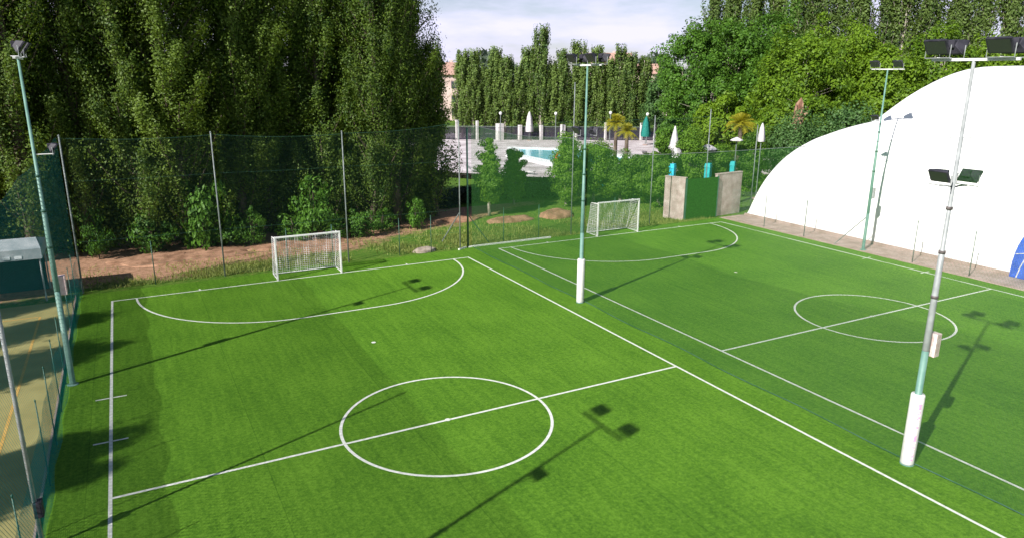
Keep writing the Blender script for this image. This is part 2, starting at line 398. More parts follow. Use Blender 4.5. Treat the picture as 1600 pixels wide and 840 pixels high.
def broadleaf(name, seed, H, Rx, nclump, per, size, lm, bm, label, cat='tree', group=None, trunk=.22, col=False, loc=(0, 0, 0), clr=.2):
    rng = np.random.default_rng(seed); root = thing(name, label, cat, loc, 0, group)
    tb = MB(); zc = H*(trunk+(1-trunk)/2); Rz = H*(1-trunk)/2
    tb.tube([(0, 0, 0), (.02*H*rng.normal()*.3, .01*H, H*trunk), (0, 0, zc), (.1, .1, H*.85)], [.022*H+.02, .018*H+.015, .011*H+.01, .01], 8)
    C = []; O = []
    ph = rng.random(6)*6.28
    for i in range(nclump):
        d = rng.normal(size=3); d /= np.linalg.norm(d)
        a = math.atan2(d[1], d[0])
        lump = 1+.16*math.sin(2*a+ph[0])+.12*math.sin(3*a+ph[1]+2*d[2])+.10*math.sin(5*d[2]+ph[2])
        rad = (.45+.55*rng.random()**.45)*lump
        p = np.array([d[0]*Rx*rad, d[1]*Rx*rad, zc+d[2]*Rz*rad*(1 if d[2] > 0 else .92)])
        cr_ = (clr*(.6+.8*rng.random()))*min(Rx, Rz)
        o = rng.normal(size=(per, 3)); o /= np.linalg.norm(o, axis=1)[:, None]
        r_ = (.35+.65*rng.random(per)**.5)[:, None]
        C.append(p+o*r_*cr_*np.array([1.15, 1.15, .85])); O.append(o*.8+d*.6)
        if i % 4 == 0:
            tb.tube([(0, 0, H*trunk*(.8+.6*rng.random())), tuple(p*np.array([.4, .4, 1])-np.array([0, 0, .14*H*.5])), tuple(p*np.array([.8, .8, 1])-np.array([0, 0, .02*H]))], [.007*H+.006, .004*H+.004, .003], 4, False)
    C = np.concatenate(C); O = np.concatenate(O); keep = C[:, 2] > .08; C, O = C[keep], O[keep]
    V, Fq = leaves(rng, C, size, O, .15)
    mesh_np('crown', V, Fq, lm, root); tb.build('trunk', bm, root, True)
    return root

# ------------------------------------------------------------------ the ground
g = MB()
ns = 60
ys = np.linspace(-60, 60, ns+1)
o = MB().quad([(-1500, -1500, -.03), (2500, -1500, -.03), (2500, 2500, -.03), (-1500, 2500, -.03)]).build('ground', M_GROUND); struct(o, 'rough grass and bare brown earth around the pitches')
o = MB().quad([(-30, -30, -.018), (-1.42, -30, -.018), (-1.42, 18.0, -.018), (-30, 18.0, -.018)]).build('sports_court', M_COURT); struct(o, 'sandy yellow hard court left of the teal fence')
ln = MB()
ln.quad([(-2.62, -20, -.012), (-2.54, -20, -.012), (-2.54, 16.0, -.012), (-2.62, 16.0, -.012)])
ln.quad([(-12, 15.94, -.012), (-2.63, 15.94, -.012), (-2.63, 16.02, -.012), (-12, 16.02, -.012)])
ol = ln.build('court_line', M_ORANGE, o); ol['kind'] = 'structure'
turf = MB().quad([(-1.40, -30, 0), (37.35, -30, 0), (37.35, 19.0, 0), (18.0, 18.95, 0), (17.35, 18.7, 0), (-1.40, 18.55, 0)]).build('football_turf', M_TURF)
struct(turf, 'bright green artificial turf of two small football pitches')
pav = MB().quad([(37.42, -30, -.014), (60, -30, -.014), (60, 19.3, -.014), (37.42, 19.3, -.014)]).build('pavement', M_CONC); struct(pav, 'pinkish concrete strip between turf and white dome')
kb = MB()
kb.box((37.385, -5.5, .0), (.07, 48.9, .07)); struct(kb.build('kerb', M_CONC))

# painted lines
lm = MB(); Z = .005; LW = .085
def seg(x0, y0, x1, y1, w=LW, z=Z):
    d = Vector((x1-x0, y1-y0, 0)); d.normalize(); p = Vector((-d.y, d.x, 0))*w/2
    n = max(1, int(math.hypot(x1-x0, y1-y0)/1.5))
    a = Vector((x0, y0, z)); b = Vector((x1, y1, z))
    lm.quad([a-p, b-p, b+p, a+p])
def arc(cx, cy, r, a0, a1, n=64, w=LW, z=Z+.003):
    for i in range(n):
        t0, t1 = R(a0+(a1-a0)*i/n), R(a0+(a1-a0)*(i+1)/n); ri, ro = r-w/2, r+w/2
        lm.quad([(cx+ri*math.cos(t0), cy+ri*math.sin(t0), z), (cx+ro*math.cos(t0), cy+ro*math.sin(t0), z),
                 (cx+ro*math.cos(t1), cy+ro*math.sin(t1), z), (cx+ri*math.cos(t1), cy+ri*math.sin(t1), z)])
def pitch(x0, x1, yf, ym, gx, rc, ra, spot, yn):
    h = LW/2
    seg(x0, yn, x0, yf+h); seg(x1, yn, x1, yf+h)
    seg(x0+h, yf, x1-h, yf, z=Z); seg(x0+h, ym, x1-h, ym, z=Z)
    c = (x0+x1)/2
    arc(gx, ym, rc, 0, 360, 96)
    arc(gx+1.58, yf, ra, 270, 360, 40); arc(gx-1.58, yf, ra, 180, 270, 40)
    seg(gx-1.58, yf-ra, gx+1.58, yf-ra, z=Z+.003)
    for sp_ in ((gx, ym), (gx, spot)):
        lm.quad([(sp_[0]+.085*math.cos(2*PI*k/14), sp_[1]+.085*math.sin(2*PI*k/14), Z+.007) for k in range(14)])
pitch(0, 17.0, 16.93, 0, 8.53, 3.0, 6.0, 6.93, -17)
pitch(19.40, 36.35, 17.95, .35, 27.75, 3.0, 6.0, 8.0, -17)
for y in (3.05, 6.08): seg(-.42, y, -.05, y, .07); seg(.05, y, .42, y, .07)
for y in (3.6, 6.9): seg(36.0, y, 36.3, y, .07); seg(36.4, y, 36.7, y, .07)
for x in (3.53, 13.53): seg(x, 16.98, x, 17.18, .07)
for x in (22.7, 32.8): seg(x, 18.0, x, 18.2, .07)
ol = lm.build('pitch_line', M_LINE, turf); ol['kind'] = 'structure'
kb = MB()
def kseg(x0, y0, x1, y1):
    d = math.hypot(x1-x0, y1-y0); kb.box(((x0+x1)/2, (y0+y1)/2, .03), (d, .10, .09), math.atan2(y1-y0, x1-x0))
kseg(17.22, 18.66, 17.83, 18.98); kseg(17.95, 18.99, 23.5, 19.06)
struct(kb.build('kerb', M_LINE))

# pool terrace, pool
dk = MB().quad([(26.5, 53, .05), (37, 40.8, .05), (46, 33.2, .05), (64, 22, .05), (120, 40, .05), (98, 74, .05), (44, 97, .05), (30, 80, .05)])
struct(dk.build('pool_terrace', M_DECK), 'pale pinkish paved terrace around the swimming pool')
rim = [(46.2, 67.6), (41.6, 59.4), (41.4, 48.6), (44.5, 45.2), (54, 45.2), (54.5, 61)]
wat = [(46.8, 65.6), (43.2, 58.8), (43.3, 50), (45.3, 46.6), (52.6, 46.6), (53, 60)]
rb = MB()
for i in range(6):
    j = (i+1) % 6
    rb.quad([(*rim[i], .30), (*rim[j], .30), (*wat[j], .30), (*wat[i], .30)])
    rb.quad([(*rim[i], .0), (*rim[j], .0), (*rim[j], .30), (*rim[i], .30)])
    rb.quad([(*wat[i], .12), (*wat[j], .12), (*wat[j], .30), (*wat[i], .30)])
struct(rb.build('pool_edge', M_POOLRIM))
struct(MB().quad([(*p, .20) for p in wat]).build('water', M_WATER), 'light blue swimming pool water')

# ------------------------------------------------------------------ fences
def net_panel(pts, tops, mat_, parent, name='net', z0=.03):
    mb = MB(); uv = []; d = 0
    for i, (p, t) in enumerate(zip(pts, tops)):
        if i: d += math.hypot(p[0]-pts[i-1][0], p[1]-pts[i-1][1])
        zb = z0[i] if hasattr(z0, '__len__') else z0
        mb.v += [(p[0], p[1], zb), (p[0], p[1], t)]; uv += [(d, zb), (d, t)]
        if i: n = 2*i; mb.f.append((n-2, n, n+1, n-1))
    return mb.build(name, mat_, parent, uvs=uv)
def post(parent, x, y, h, r=.035, m_=None, name='post', label=None):
    mb = MB().tube([(x, y, -.03), (x, y, h)], [r, r*.85], 8); mb.lathe([(r*1.15, h-.01), (r*1.15, h+.03), (.004, h+.06)], (x, y, 0), 8)
    o = mb.build(name, m_ or M_POLE_S, parent, True)
    if label: o['label'] = label
    return o
def cable(parent, pts, r=.006, m_=None):
    return MB().tube(pts, r, 4, False).build('cable', m_ or M_POLE_D, parent)

# fence behind the left pitch
fb = thing('net_fence', 'tall dark green net fence on slim steel poles behind the left goal', 'fence', (0, 0, 0))
LP = [(-1.15, 18.95, 6.95), (4.87, 19.05, 6.9), (11.0, 18.95, 6.75), (17.35, 18.75, 7.15)]
for x, y, h in LP: post(fb, x, y, h, .036, M_POLE_S)
px_ = [p[0] for p in LP]
X = np.linspace(-1.15, 17.35, 40)
net_panel([(x, np.interp(x, px_, [p[1] for p in LP])+.06) for x in X], [np.interp(x, px_, [p[2] for p in LP])-.1-.12*abs(math.sin((x+1.15)*PI/6.17)) for x in X], M_NET_BACK, fb)
for z in (1.0, 2.3, 5.0): cable(fb, [(x, np.interp(x, px_, [p[1] for p in LP])+.06, z-.03*abs(math.sin((x+1.15)*PI/6.17))) for x in X], .004)
cable(fb, [(x, np.interp(x, px_, [p[1] for p in LP])+.06, np.interp(x, px_, [p[2] for p in LP])-.1-.12*abs(math.sin((x+1.15)*PI/6.17))) for x in X])
for x in (1.8, 7.9, 10.2, 13.85, 15.7): post(fb, x, 19.02, 2.0, .024, M_POLE_D)
b = MB().tube([(17.35, 18.80, 2.1), (16.9, 20.3, .2)], .03, 6).build('brace', M_POLE_S, fb)
# fence behind the right pitch
fr = thing('net_fence', 'tall light net fence on slim poles behind the right goal', 'fence')
RP = [(17.95, 19.05, 6.7), (25.1, 19.25, 9.1), (31.4, 19.45, 7.05), (36.9, 20.3, 7.3), (41.8, 20.6, 6.1)]
post(fr, 17.95, 19.0, 6.7, .06, M_POLE_D, label='dark green corner pole between the two pitches')
for x, y, h in RP[1:]: post(fr, x, y, h, .036, M_POLE_S)
X = np.linspace(17.95, 41.8, 40); rx = [p[0] for p in RP]
net_panel([(x, np.interp(x, rx, [p[1] for p in RP])+.07) for x in X], [min(6.9, np.interp(x, rx, [6.7, 6.9, 6.9, 6.9, 5.9]))-.1*abs(math.sin((x-17.95)*PI/6.3)) for x in X], M_NET_BACK, fr)
cable(fr, [(x, np.interp(x, rx, [p[1] for p in RP])+.07, min(6.9, np.interp(x, rx, [6.7, 6.9, 6.9, 6.9, 5.9]))-.1*abs(math.sin((x-17.95)*PI/6.3))) for x in X])
for x in (20.4, 22.8, 28.4): post(fr, x, 19.3, 2.0, .024, M_POLE_D)
MB().tube([(17.98, 19.05, 1.9), (19.4, 19.25, .1)], .025, 6).build('brace', M_POLE_D, fr)
# fence at the left side: windscreen below, chain link above
fl = thing('screen_fence', 'teal windscreen fence with chain link net above along the left touchline', 'fence')
YS = [-20.5, -14.2, -1.42]
for y in YS: post(fl, -1.22, y, 6.9, .045, M_POLE_W)
Y = np.linspace(-22, 18.9, 60)
net_panel([(-1.25, y) for y in Y], [6.95-.1*abs(math.sin((y+1.4)*PI/6.4)) for y in Y], M_CHAIN, fl, 'chain_link')
rs = random.Random(4)
mb = MB(); uv = []       # woven cloth with real thread thickness: three weave planes 4 mm apart
tops_ = [1.80+.05*math.sin(y*1.7)+.05*rs.random() for y in Y]
for q in range(3):
    n0 = len(mb.v)
    for i, y in enumerate(Y):
        x = -1.19+.035*math.sin(y*2.1)+.012*math.sin(y*7.3)+.004*q
        mb.v += [(x, y, .03), (x, y, tops_[i])]; uv += [(y, .03), (y, tops_[i])]
        if i: n = n0+2*i; mb.f.append((n-2, n, n+1, n-1))
mb.build('windscreen', M_SCREEN, fl, uvs=uv)
cable(fl, [(-1.25, y, 6.95-.1*abs(math.sin((y+1.4)*PI/6.4))) for y in Y])
for k in range(17):
    y = -18.5+2.2*k
    if min(abs(y-q) for q in YS) > .5: post(fl, -1.27, y, 2.2, .016, M_POLE_D)
ob = MB().box((-1.17, -1.42, .95), (.16, .22, .34)).build('control_box', M_BLACK, fl, bevel=.01)
kb = MB(); kb.box((-1.41, -1.6, .02), (.05, 40.6, .10)); struct(kb.build('kerb', M_CONC))
# dividing net
fm = thing('dividing_net', 'fine green net hanging between the two pitches from a high cable', 'net')
kn = [(-26, 7.6), (-20, 8.0), (-8, 8.35), (-2.5, 7.55), (0, 7.2), (4.8, 6.6), (8, 7.05), (13, 6.7), (18.9, 6.9)]
Y = np.linspace(-26, 18.9, 90); T_ = np.interp(Y, [k[0] for k in kn], [k[1] for k in kn]); T_ = np.convolve(np.pad(T_, 3, 'edge'), np.ones(7)/7, 'valid')
net_panel([(18.14+.05*math.sin(y*1.1)+.03*math.sin(y*2.9), y) for y in Y], list(T_), M_NET_MID, fm)
MB().tube([(18.14, y, t) for y, t in zip(Y, T_)], .007, 4, False).build('cable', M_POLE_S, fm)
MB().tube([(18.14+.05*math.sin(y*1.1), y, .05) for y in Y], .014, 4, False).build('bottom_rope', M_POLE_D, fm)
# low fence beside the dome
fd = thing('post_fence', 'low fence of thin grey posts between the right pitch and the white dome', 'fence')
for y in (15.5, 12.3, 5.2, 2.2, -.8, -3.8, -7, -10): post(fd, 37.75, y, 2.2, .028, M_POLE_S)
net_panel([(37.75, y) for y in (18.5, 12, 6, 0, -6, -12, -20)], [2.1]*7, net_mat('light_mesh', (.25, .28, .28), .08, .0035), fd)

# ------------------------------------------------------------------ floodlight poles
def lamp_parts(root, p, face, s=1.0, tilt=.5):
    """one floodlight: trapezoid housing whose glass looks along 'face' (+1/-1 in x), tilted down"""
    w, h, d = .24*s, .165*s, .19*s
    ca, sa = math.cos(tilt), math.sin(tilt)
    def T(a, b, c):     # a: along face, b: along y, c: up
        x = a*ca + c*sa*1.0; z = c*ca - a*sa
        return (p[0]+face*x, p[1]+b, p[2]+z)
    mb = MB(); n = 0
    fr_ = [T(d/2, -w, -h), T(d/2, w, -h), T(d/2, w, h), T(d/2, -w, h)]
    rim_ = [T(d/2-.05, -w, -h), T(d/2-.05, w, -h), T(d/2-.05, w, h), T(d/2-.05, -w, h)]
    bk = [T(-d/2, -w*.5, -h*.45), T(-d/2, w*.5, -h*.45), T(-d/2, w*.5, h*.5), T(-d/2, -w*.5, h*.5)]
    mb.v = fr_+rim_+bk
    for a_, b_ in ((0, 4), (4, 8)):
        for k in range(4): mb.f.append((a_+k, a_+(k+1) % 4, b_+(k+1) % 4, b_+k))
    mb.f += [(0, 1, 2, 3)[::-1], (8, 9, 10, 11)]
    # cooling gear box and yoke
    mb.box((p[0]-face*d*.42, p[1], p[2]+.03), (.14*s, .20*s, .15*s))
    hd = mb.build('floodlight', M_BLACK, root, bevel=.008)
    gl = MB(); k = .86
    gl.quad([T(d/2+.004, -w*k, -h*k), T(d/2+.004, w*k, -h*k), T(d/2+.004, w*k, h*k), T(d/2+.004, -w*k, h*k)]).build('glass', M_GLASS, hd)
    yk = MB().tube([(p[0], p[1]-w*1.08, p[2]), (p[0], p[1]-w*1.08, p[2]-.26*s), (p[0], p[1]+w*1.08, p[2]-.26*s), (p[0], p[1]+w*1.08, p[2])], .013, 4)
    yk.build('yoke', M_POLE_W, hd)

def flood_pole(x, y, faces, label, pad=False, group='floodlight poles beside the pitches', box=None, tall=9.95, wrap=True, low=7.4, seedr=0, split=3.1):
    t = thing('floodlight_pole', label, 'floodlight pole', (x, y, 0), 0, group)
    prof = [(0, .105), (split, .10), (split+.02, .085), (5.0, .08)]
    MB().tube([(0, 0, -.05), (0, 0, .02), (0, 0, split)], [.088, .088, .08], 14, True).build('lower_mast', M_POLE_G, t, True)
    up_ = MB().tube([(0, 0, split), (0, 0, split+.01), (0, 0, 5.6), (0, 0, 5.61), (0, 0, tall-.02)], [.074, .084, .064, .052, .036], 14)
    up_.build('upper_mast', M_POLE_W if wrap else M_POLE_G, t, True)
    for z, r_ in ((4.45, .086), (5.55, .078), (6.6, .070)): MB().tube([(0, 0, z), (0, 0, z+.07)], r_, 12).build('clamp', M_RUST if wrap else M_POLE_D, t, True)
    MB().lathe([(.17, -.02), (.17, .015), (.12, .03)], (0, 0, 0), 12).build('base_plate', M_POLE_G, t)
    MB().box((0, 0, tall), (.07, 1.9, .06)).build('crossbar', M_WHITE, t, bevel=.006)
    for s_ in (-.68, .68):
        for fc in faces: lamp_parts(t, (fc*(.27 if len(faces) > 1 else .12), s_, tall+.32), fc, 1.1, .6)
        MB().tube([(-.26 if len(faces) > 1 else -.1, s_, tall+.04), (.26 if len(faces) > 1 else .1, s_, tall+.04)], .018, 6).build('lamp_bracket', M_WHITE, t)
    for fc in faces:
        if len(faces) > 1:
            lamp_parts(t, (fc*.30, -fc*.14, low+.02), fc, .95, .6)
            MB().tube([(0, 0, low-.28), (fc*.14, -fc*.07, low-.24), (fc*.30, -fc*.14, low-.23)], .02, 6).build('lamp_bracket', M_BLACK, t)
        else:
            lamp_parts(t, (fc*.48, 0, low+.06), fc, .85, .7)
            MB().tube([(0, 0, low-.15), (fc*.48, 0, low-.15)], .02, 6).build('lamp_bracket', M_WHITE, t)
    if box:
        MB().box((box[0]*.9, box[1], 3.25), (.20, .24, .60)).build('junction_box', box[2], t, bevel=.015)
    if pad:
        sl = MB().tube([(0, 0, .02), (0, 0, .06), (0, 0, 1.9), (0, 0, 1.95)], [.15, .165, .165, .15], 18).build('padding', M_PAD, t, True)
        if pad == 2:
            # blurred vertical lettering in two groups; unreadable in the photo, kept as worn print strokes
            pr = MB()
            for z0, z1 in ((.16, .88), (1.05, 1.75)):
                a = -2.05; n0 = len(pr.v)
                for z in (z0, z1):
                    for q in range(7): pr.v.append((.1675*math.cos(a+(q-3)*.075), .1675*math.sin(a+(q-3)*.075), z))
                pr.f += [(n0+q, n0+q+1, n0+8+q, n0+7+q) for q in range(6)]
            pr.build('print', M_PRINT, sl)
    return t

flood_pole(18.02, -7.68, (-1, 1), 'large floodlight pole at right with printed white padding and a pinkish box', 2, box=(.22, -.05, M_BOX))
flood_pole(18.02, 7.5, (-1, 1), 'slim green floodlight pole with plain white padding standing before the right goal', 1, wrap=False)
flood_pole(-1.08, 7.76, (1,), 'green floodlight pole at the left fence with a pinkish box low on it', 0, box=(.17, .12, M_BOX), wrap=False)
t = flood_pole(37.9, 8.27, (-1,), 'floodlight pole standing in front of the white dome with a grey box on it', 0, box=(.16, .0, M_BOXG), wrap=False, split=2.1)
MB().tube([(-.02, .03, 1.9), (-.2, 1.75, .0)], .025, 6).build('brace', M_POLE_S, t)
flood_pole(-1.08, -7.72, (1,), 'floodlight pole by the left fence near the camera, known by its shadow', 0, box=(.17, .12, M_BOX), wrap=False)

# ------------------------------------------------------------------ goals
def goal(x, y, label):
    t = thing('football_goal', label, 'goal', (x, y, 0), 0, 'football goals')
    hw, h, q = 1.54, 2.04, .08
    for s_ in (-1, 1):
        MB().box((s_*hw, 0, h/2), (q, q, h)).build('goalpost', M_WHITE, t, bevel=.01)
        MB().tube([(s_*hw, .05, h-.02), (s_*hw, .72, h-.04), (s_*hw, .80, h-.12), (s_*hw, 1.15, .05), (s_*hw, .05, .04)], .02, 6).build('side_frame', M_WHITE, t, True)
    MB().box((0, 0, h+.04-.0), (2*hw+q, q, q)).build('crossbar', M_WHITE, t, bevel=.01)
    MB().tube([(-hw, 1.15, .05), (hw, 1.15, .05)], .03, 6).build('ground_bar', M_WHITE, t)
    mb = MB(); uv = []
    nx, rgn = 24, random.Random(2)
    prof = [(0.04, h+.02, 0), (.40, h-.03, .4), (.76, h-.06, .8), (.95, 1.25, 1.7), (1.06, .6, 2.4), (1.14, .04, 3.0)]
    for i in range(nx+1):
        u_ = i/nx; xx = -hw+2*hw*u_; sag = math.sin(PI*u_)
        for (yy, zz, vv) in prof:
            w_ = .06*math.sin(u_*19+vv*3)+.03*math.sin(u_*41)
            mb.v.append((xx, yy+(w_+.10*sag if 0 < vv < 3 else 0), zz-(.06*sag if 0 < vv < 1 else 0))); uv.append((2*hw*u_, vv))
    k = len(prof)
    for i in range(nx):
        for j in range(k-1): mb.f.append((i*k+j, (i+1)*k+j, (i+1)*k+j+1, i*k+j+1))
    for s_ in (-1, 1):
        n = len(mb.v); ss = [(0.03, h), (.76, h-.06), (.95, 1.25), (1.14, .04), (.03, .04)]
        for (yy, zz) in ss: mb.v.append((s_*(hw+.002), yy, zz)); uv.append((yy, zz))
        mb.f.append(tuple(range(n, n+5)))
    mb.build('net', M_GOALNET, t, uvs=uv)
    return t
goal(8.53, 16.96, 'white football goal with sagging net on the left pitch')
goal(27.75, 17.98, 'white football goal with net on the right pitch near the plaster walls')

# ------------------------------------------------------------------ white air dome
yk = np.array([19.1, 18.6, 18, 17, 16, 15, 14, 13, 12, 11, 10, 9, 8, 7, 6, 5, 4, 3, 2, 0, -6, -12, -18, -22, -25, -26.5, -27])
Hk = np.array([0, 4.1, 5.44, 5.93, 6.36, 6.64, 6.88, 7.38, 8.18, 9.14, 9.75, 10.22, 10.2, 10.24, 10.2, 10.09, 9.9, 9.8, 9.78, 9.8, 9.9, 9.9, 9.6, 8.4, 6.2, 3.8, 0])
yy = np.concatenate([19.1-1.6*np.linspace(0, 1, 14)**2, np.linspace(17.3, -24, 110), -24-3*np.linspace(0.03, 1, 16)**.5])
HH = np.interp(-yy, -yk, Hk)
hs = HH.copy()
for _ in range(2): hs[6:-8] = np.convolve(hs, np.ones(3)/3, 'same')[6:-8]
dm = thing('air_dome', 'huge white inflated sports dome right of the pitches', 'dome', (0, 0, 0))
mb = MB(); ns = 64; p_ = 2.6
ss = np.sin(np.linspace(-PI/2, PI/2, ns+1)); ss = np.sign(ss)*np.abs(ss)**.85
for y, H_ in zip(yy, hs):
    for s_ in ss:
        mb.v.append((39.8+9+s_*9, y, H_*max(0, 1-abs(s_)**p_)**(1/p_)))
for i in range(len(yy)-1):
    for j in range(ns):
        a = i*(ns+1)+j; mb.f.append((a, a+ns+1, a+ns+2, a+1))
mb.build('membrane', M_DOME, dm, True)
MB().box((39.72, -3.9, .06), (.12, 46, .16)).build('base_rail', M_CONC, dm)
# blue arched doorway, half of it inside the picture
def arch(r0, zb, n=20):
    return [(1.5*0, r0*math.cos(PI*k/n), zb+1.75*r0*math.sin(PI*k/n)) for k in range(n+1)]
ar = MB(); pts = [(39.50, -.10+1.35*math.cos(PI*k/20), 2.9*math.sin(PI*k/20)**.8 if 0 < k < 20 else 0) for k in range(21)]
n = 21
ar.v = pts + [(41.6, p[1], p[2]) for p in pts]
ar.f = [tuple(range(n))] + [(i, i+1, n+i+1, n+i) for i in range(n-1)]
ar.build('entrance', M_BLUE, dm)
st = MB()
for k in range(4, 17): 
    a0, a1 = PI*k/20, PI*(k+1)/20
st.tube([(39.48, 1.12, 1.15), (39.48, .75, 1.25)], .02, 4)
st.tube([(39.48, .92, .02), (39.48, .80, .6), (39.48, .60, 1.2), (39.48, .48, 2.0)], .03, 4)
st.build('white_stripe', M_WHITE, dm)

# ------------------------------------------------------------------ walls and green gate
def wall(x0, y0, x1, y1, h, th, m_, name, label, cat):
    d = math.hypot(x1-x0, y1-y0); a = math.atan2(y1-y0, x1-x0)
    o = bpy.data.objects.new(name, None); 
    mb = MB().box((0, 0, h/2-.02), (d, th, h)); mb.box((0, 0, h+.012), (d+.05, th+.06, .06))
    ob = mb.build(name, m_, None, bevel=.012); ob.location = ((x0+x1)/2, (y0+y1)/2, 0); ob.rotation_euler = (0, 0, a)
    bpy.data.objects.remove(o); return tag(ob, label, cat)
wall(34.45, 19.55, 33.85, 20.95, 2.9, .22, M_PLASTER, 'plaster_wall', 'pinkish plaster wall left of the dark green panel', 'wall')
wall(37.35, 19.75, 40.05, 20.1, 2.95, .22, M_PLASTER, 'plaster_wall', 'pinkish plaster wall between the dark green panel and the white dome', 'wall')
gp = thing('green_panel', 'dark green turf covered panel closing the gap between two plaster walls', 'gate')
MB().box((35.9, 19.52, 1.42), (2.75, .08, 2.78)).build('panel', M_FAKEGRASS, gp)
for x in (34.48, 37.32): MB().box((x, 19.52, 1.43), (.07, .11, 2.86)).build('frame_post', M_POLE_D, gp)

# ------------------------------------------------------------------ canopy on the left court
cn = thing('canopy', 'grey fabric canopy on slim legs at the far end of the sandy court', 'canopy', (-4.7, 19.4, 0))
for sx in (-2.2, 2.2):
    for sy in (-1.1, 1.1): MB().tube([(sx, sy, 0), (sx, sy, 2.0)], .035, 8).build('leg', M_POLE_W, cn)
rb = MB(); e = 2.3; f_ = 1.2
rb.quad([(-e, -f_, 2.35), (e, -f_, 2.35), (e*.9, 0, 2.62), (-e*.9, 0, 2.62)]); rb.quad([(e, f_, 2.35), (-e, f_, 2.35), (-e*.9, 0, 2.62), (e*.9, 0, 2.62)])
rb.quad([(e, -f_, 2.35), (e, f_, 2.35), (e*.9, 0, 2.62)]); rb.quad([(-e, f_, 2.35), (-e, -f_, 2.35), (-e*.9, 0, 2.62)])
for a, b_ in (((-e, -f_), (e, -f_)), ((e, -f_), (e, f_)), ((e, f_), (-e, f_)), ((-e, f_), (-e, -f_))): rb.quad([(*a, 1.9), (*b_, 1.9), (*b_, 2.35), (*a, 2.35)])
rb.build('roof', M_TARP, cn)
lt = MB()
for k in range(9):       # faded pale marks along the valance
    lt.box((-1.9+.42*k, -f_-.012, 2.03), (.26, .012, .13))
lt.build('valance_print', noisy('pale_print', (.55, .60, .62), (.66, .70, .72), 12), cn)
MB().box((0, 1.05, .95), (4.3, .05, 1.9)).build('shade_panel', noisy('shade_tone', (.012, .035, .04), (.02, .05, .055), 4), cn)  # added dark sheet, coloured as the shade under the canopy roof

# ------------------------------------------------------------------ stone, earth mounds
def rock(name, loc, size, m_, label, cat, seed=0, fl=.5):
    rng = random.Random(seed); mb = MB(); n, k = 18, 8; ph = [rng.random()*6 for _ in range(6)]
    for i in range(k+1):
        th = (PI/2)*i/k
        for j in range(n):
            a = 2*PI*j/n; r = 1+.15*math.sin(2*a+ph[0])+.09*math.sin(5*a+ph[1]+3*th)+.05*math.sin(9*a+ph[2]-5*th)
            mb.v.append((size[0]*r*math.cos(a)*math.cos(th), size[1]*r*math.sin(a)*math.cos(th), size[2]*math.sin(th)**fl*(1+.14*math.sin(3*a+ph[3]+4*th))-.05))
    for i in range(k):
        for j in range(n): mb.f.append((i*n+j, i*n+(j+1) % n, (i+1)*n+(j+1) % n, (i+1)*n+j))
    o = mb.build(name, m_, None, True); o.location = loc; return tag(o, label, cat)
rock('stone', (15.45, 19.35, 0), (.62, .4, .26), M_STONE, 'low pale stone in the grass behind the left pitch corner', 'stone', 1)
rock('earth_mound', (27.6, 25.0, 0), (1.5, 1.1, .45), M_SOIL, 'reddish brown earth mound between the small trees and the right goal', 'mound', 2, .9)
rock('earth_mound', (23.9, 25.0, 0), (1.6, 1.0, .28), M_SOIL, 'small pinkish earth mound left of the larger one', 'mound', 3, .9)
rock('earth_mound', (20.4, 26.6, 0), (1.7, 1.0, .25), M_SOIL, 'flat earth mound at the end of the dark poplar row', 'mound', 4, .9)
rock('earth_mound', (3.5, 24.2, 0), (4.2, 1.5, .20), M_SOIL, 'long bare earth bank under the leftmost poplars', 'mound', 6, .9)
rock('earth_mound', (9.6, 24.4, 0), (3.0, 1.2, .16), M_SOIL, 'bare earth bank behind the left goal', 'mound', 7, .9)

# ------------------------------------------------------------------ trees
ordn = ['first', 'second', 'third', 'fourth', 'fifth', 'sixth', 'seventh', 'eighth', 'ninth', 'tenth', 'eleventh', 'twelfth', 'thirteenth', 'fourteenth', 'fifteenth', 'sixteenth', 'seventeenth', 'eighteenth', 'nineteenth', 'twentieth']
rng = random.Random(11)
protos = [poplar('poplar_tree', 100+i, 19.5+i, 2.5, 84, 66000, .068, M_LF_POP, M_BARK, None, group='dark poplars in a dense row behind the left pitch', base=.0, sig=.30, vs=1.75, lk=.85) for i in range(4)]
spots = []
x = -11.2
while x < 17.6:
    spots.append((x, 27.2+rng.uniform(-1.3, 1.2))); x += 2.5+rng.uniform(-.7, .7)
n_front = len(spots)
x = -14
back = []
while x < 18.5:
    back.append((x, 29.6+rng.uniform(-.6, .6))); x += 2.7+rng.uniform(-.3, .3)
allsp = [(p, 'front') for p in spots] + [(p, 'back') for p in back]
cnt = {'front': 0, 'back': 0}
for i, ((x, y), row) in enumerate(allsp):
    k = cnt[row]; cnt[row] += 1
    lab = f'{ordn[k]} dark poplar from the left in the {row} row behind the left pitch'
    sc = 1+rng.uniform(-.12, .15)
    if i < 4: o = protos[i]; o.location = (x, y, 0); o['label'] = lab; o.scale = (1, 1, sc)
    else: o = copy_tree(protos[i % 4], (x, y, 0), rng.random()*6.28, lab, (1+rng.uniform(-.12, .12),)*2+(sc,))
# sparse tall poplar at the end of the row, sky showing between its branches
sp = poplar('poplar_tree', 210, 19, 1.7, 60, 8500, .10, M_LF_POP, M_BARK, 'sparse poplar at the right end of the dark row with sky showing through', 'tree', 'dark poplars in a dense row behind the left pitch', sig=.2, loc=(18.2, 28.9, 0))
sp = poplar('poplar_tree', 211, 11.8, 1.5, 80, 22000, .08, M_LF_POP, M_BARK, 'shorter full poplar closing the right end of the dark row', 'tree', 'dark poplars in a dense row behind the left pitch', sig=.26, loc=(20.0, 28.6, 0))

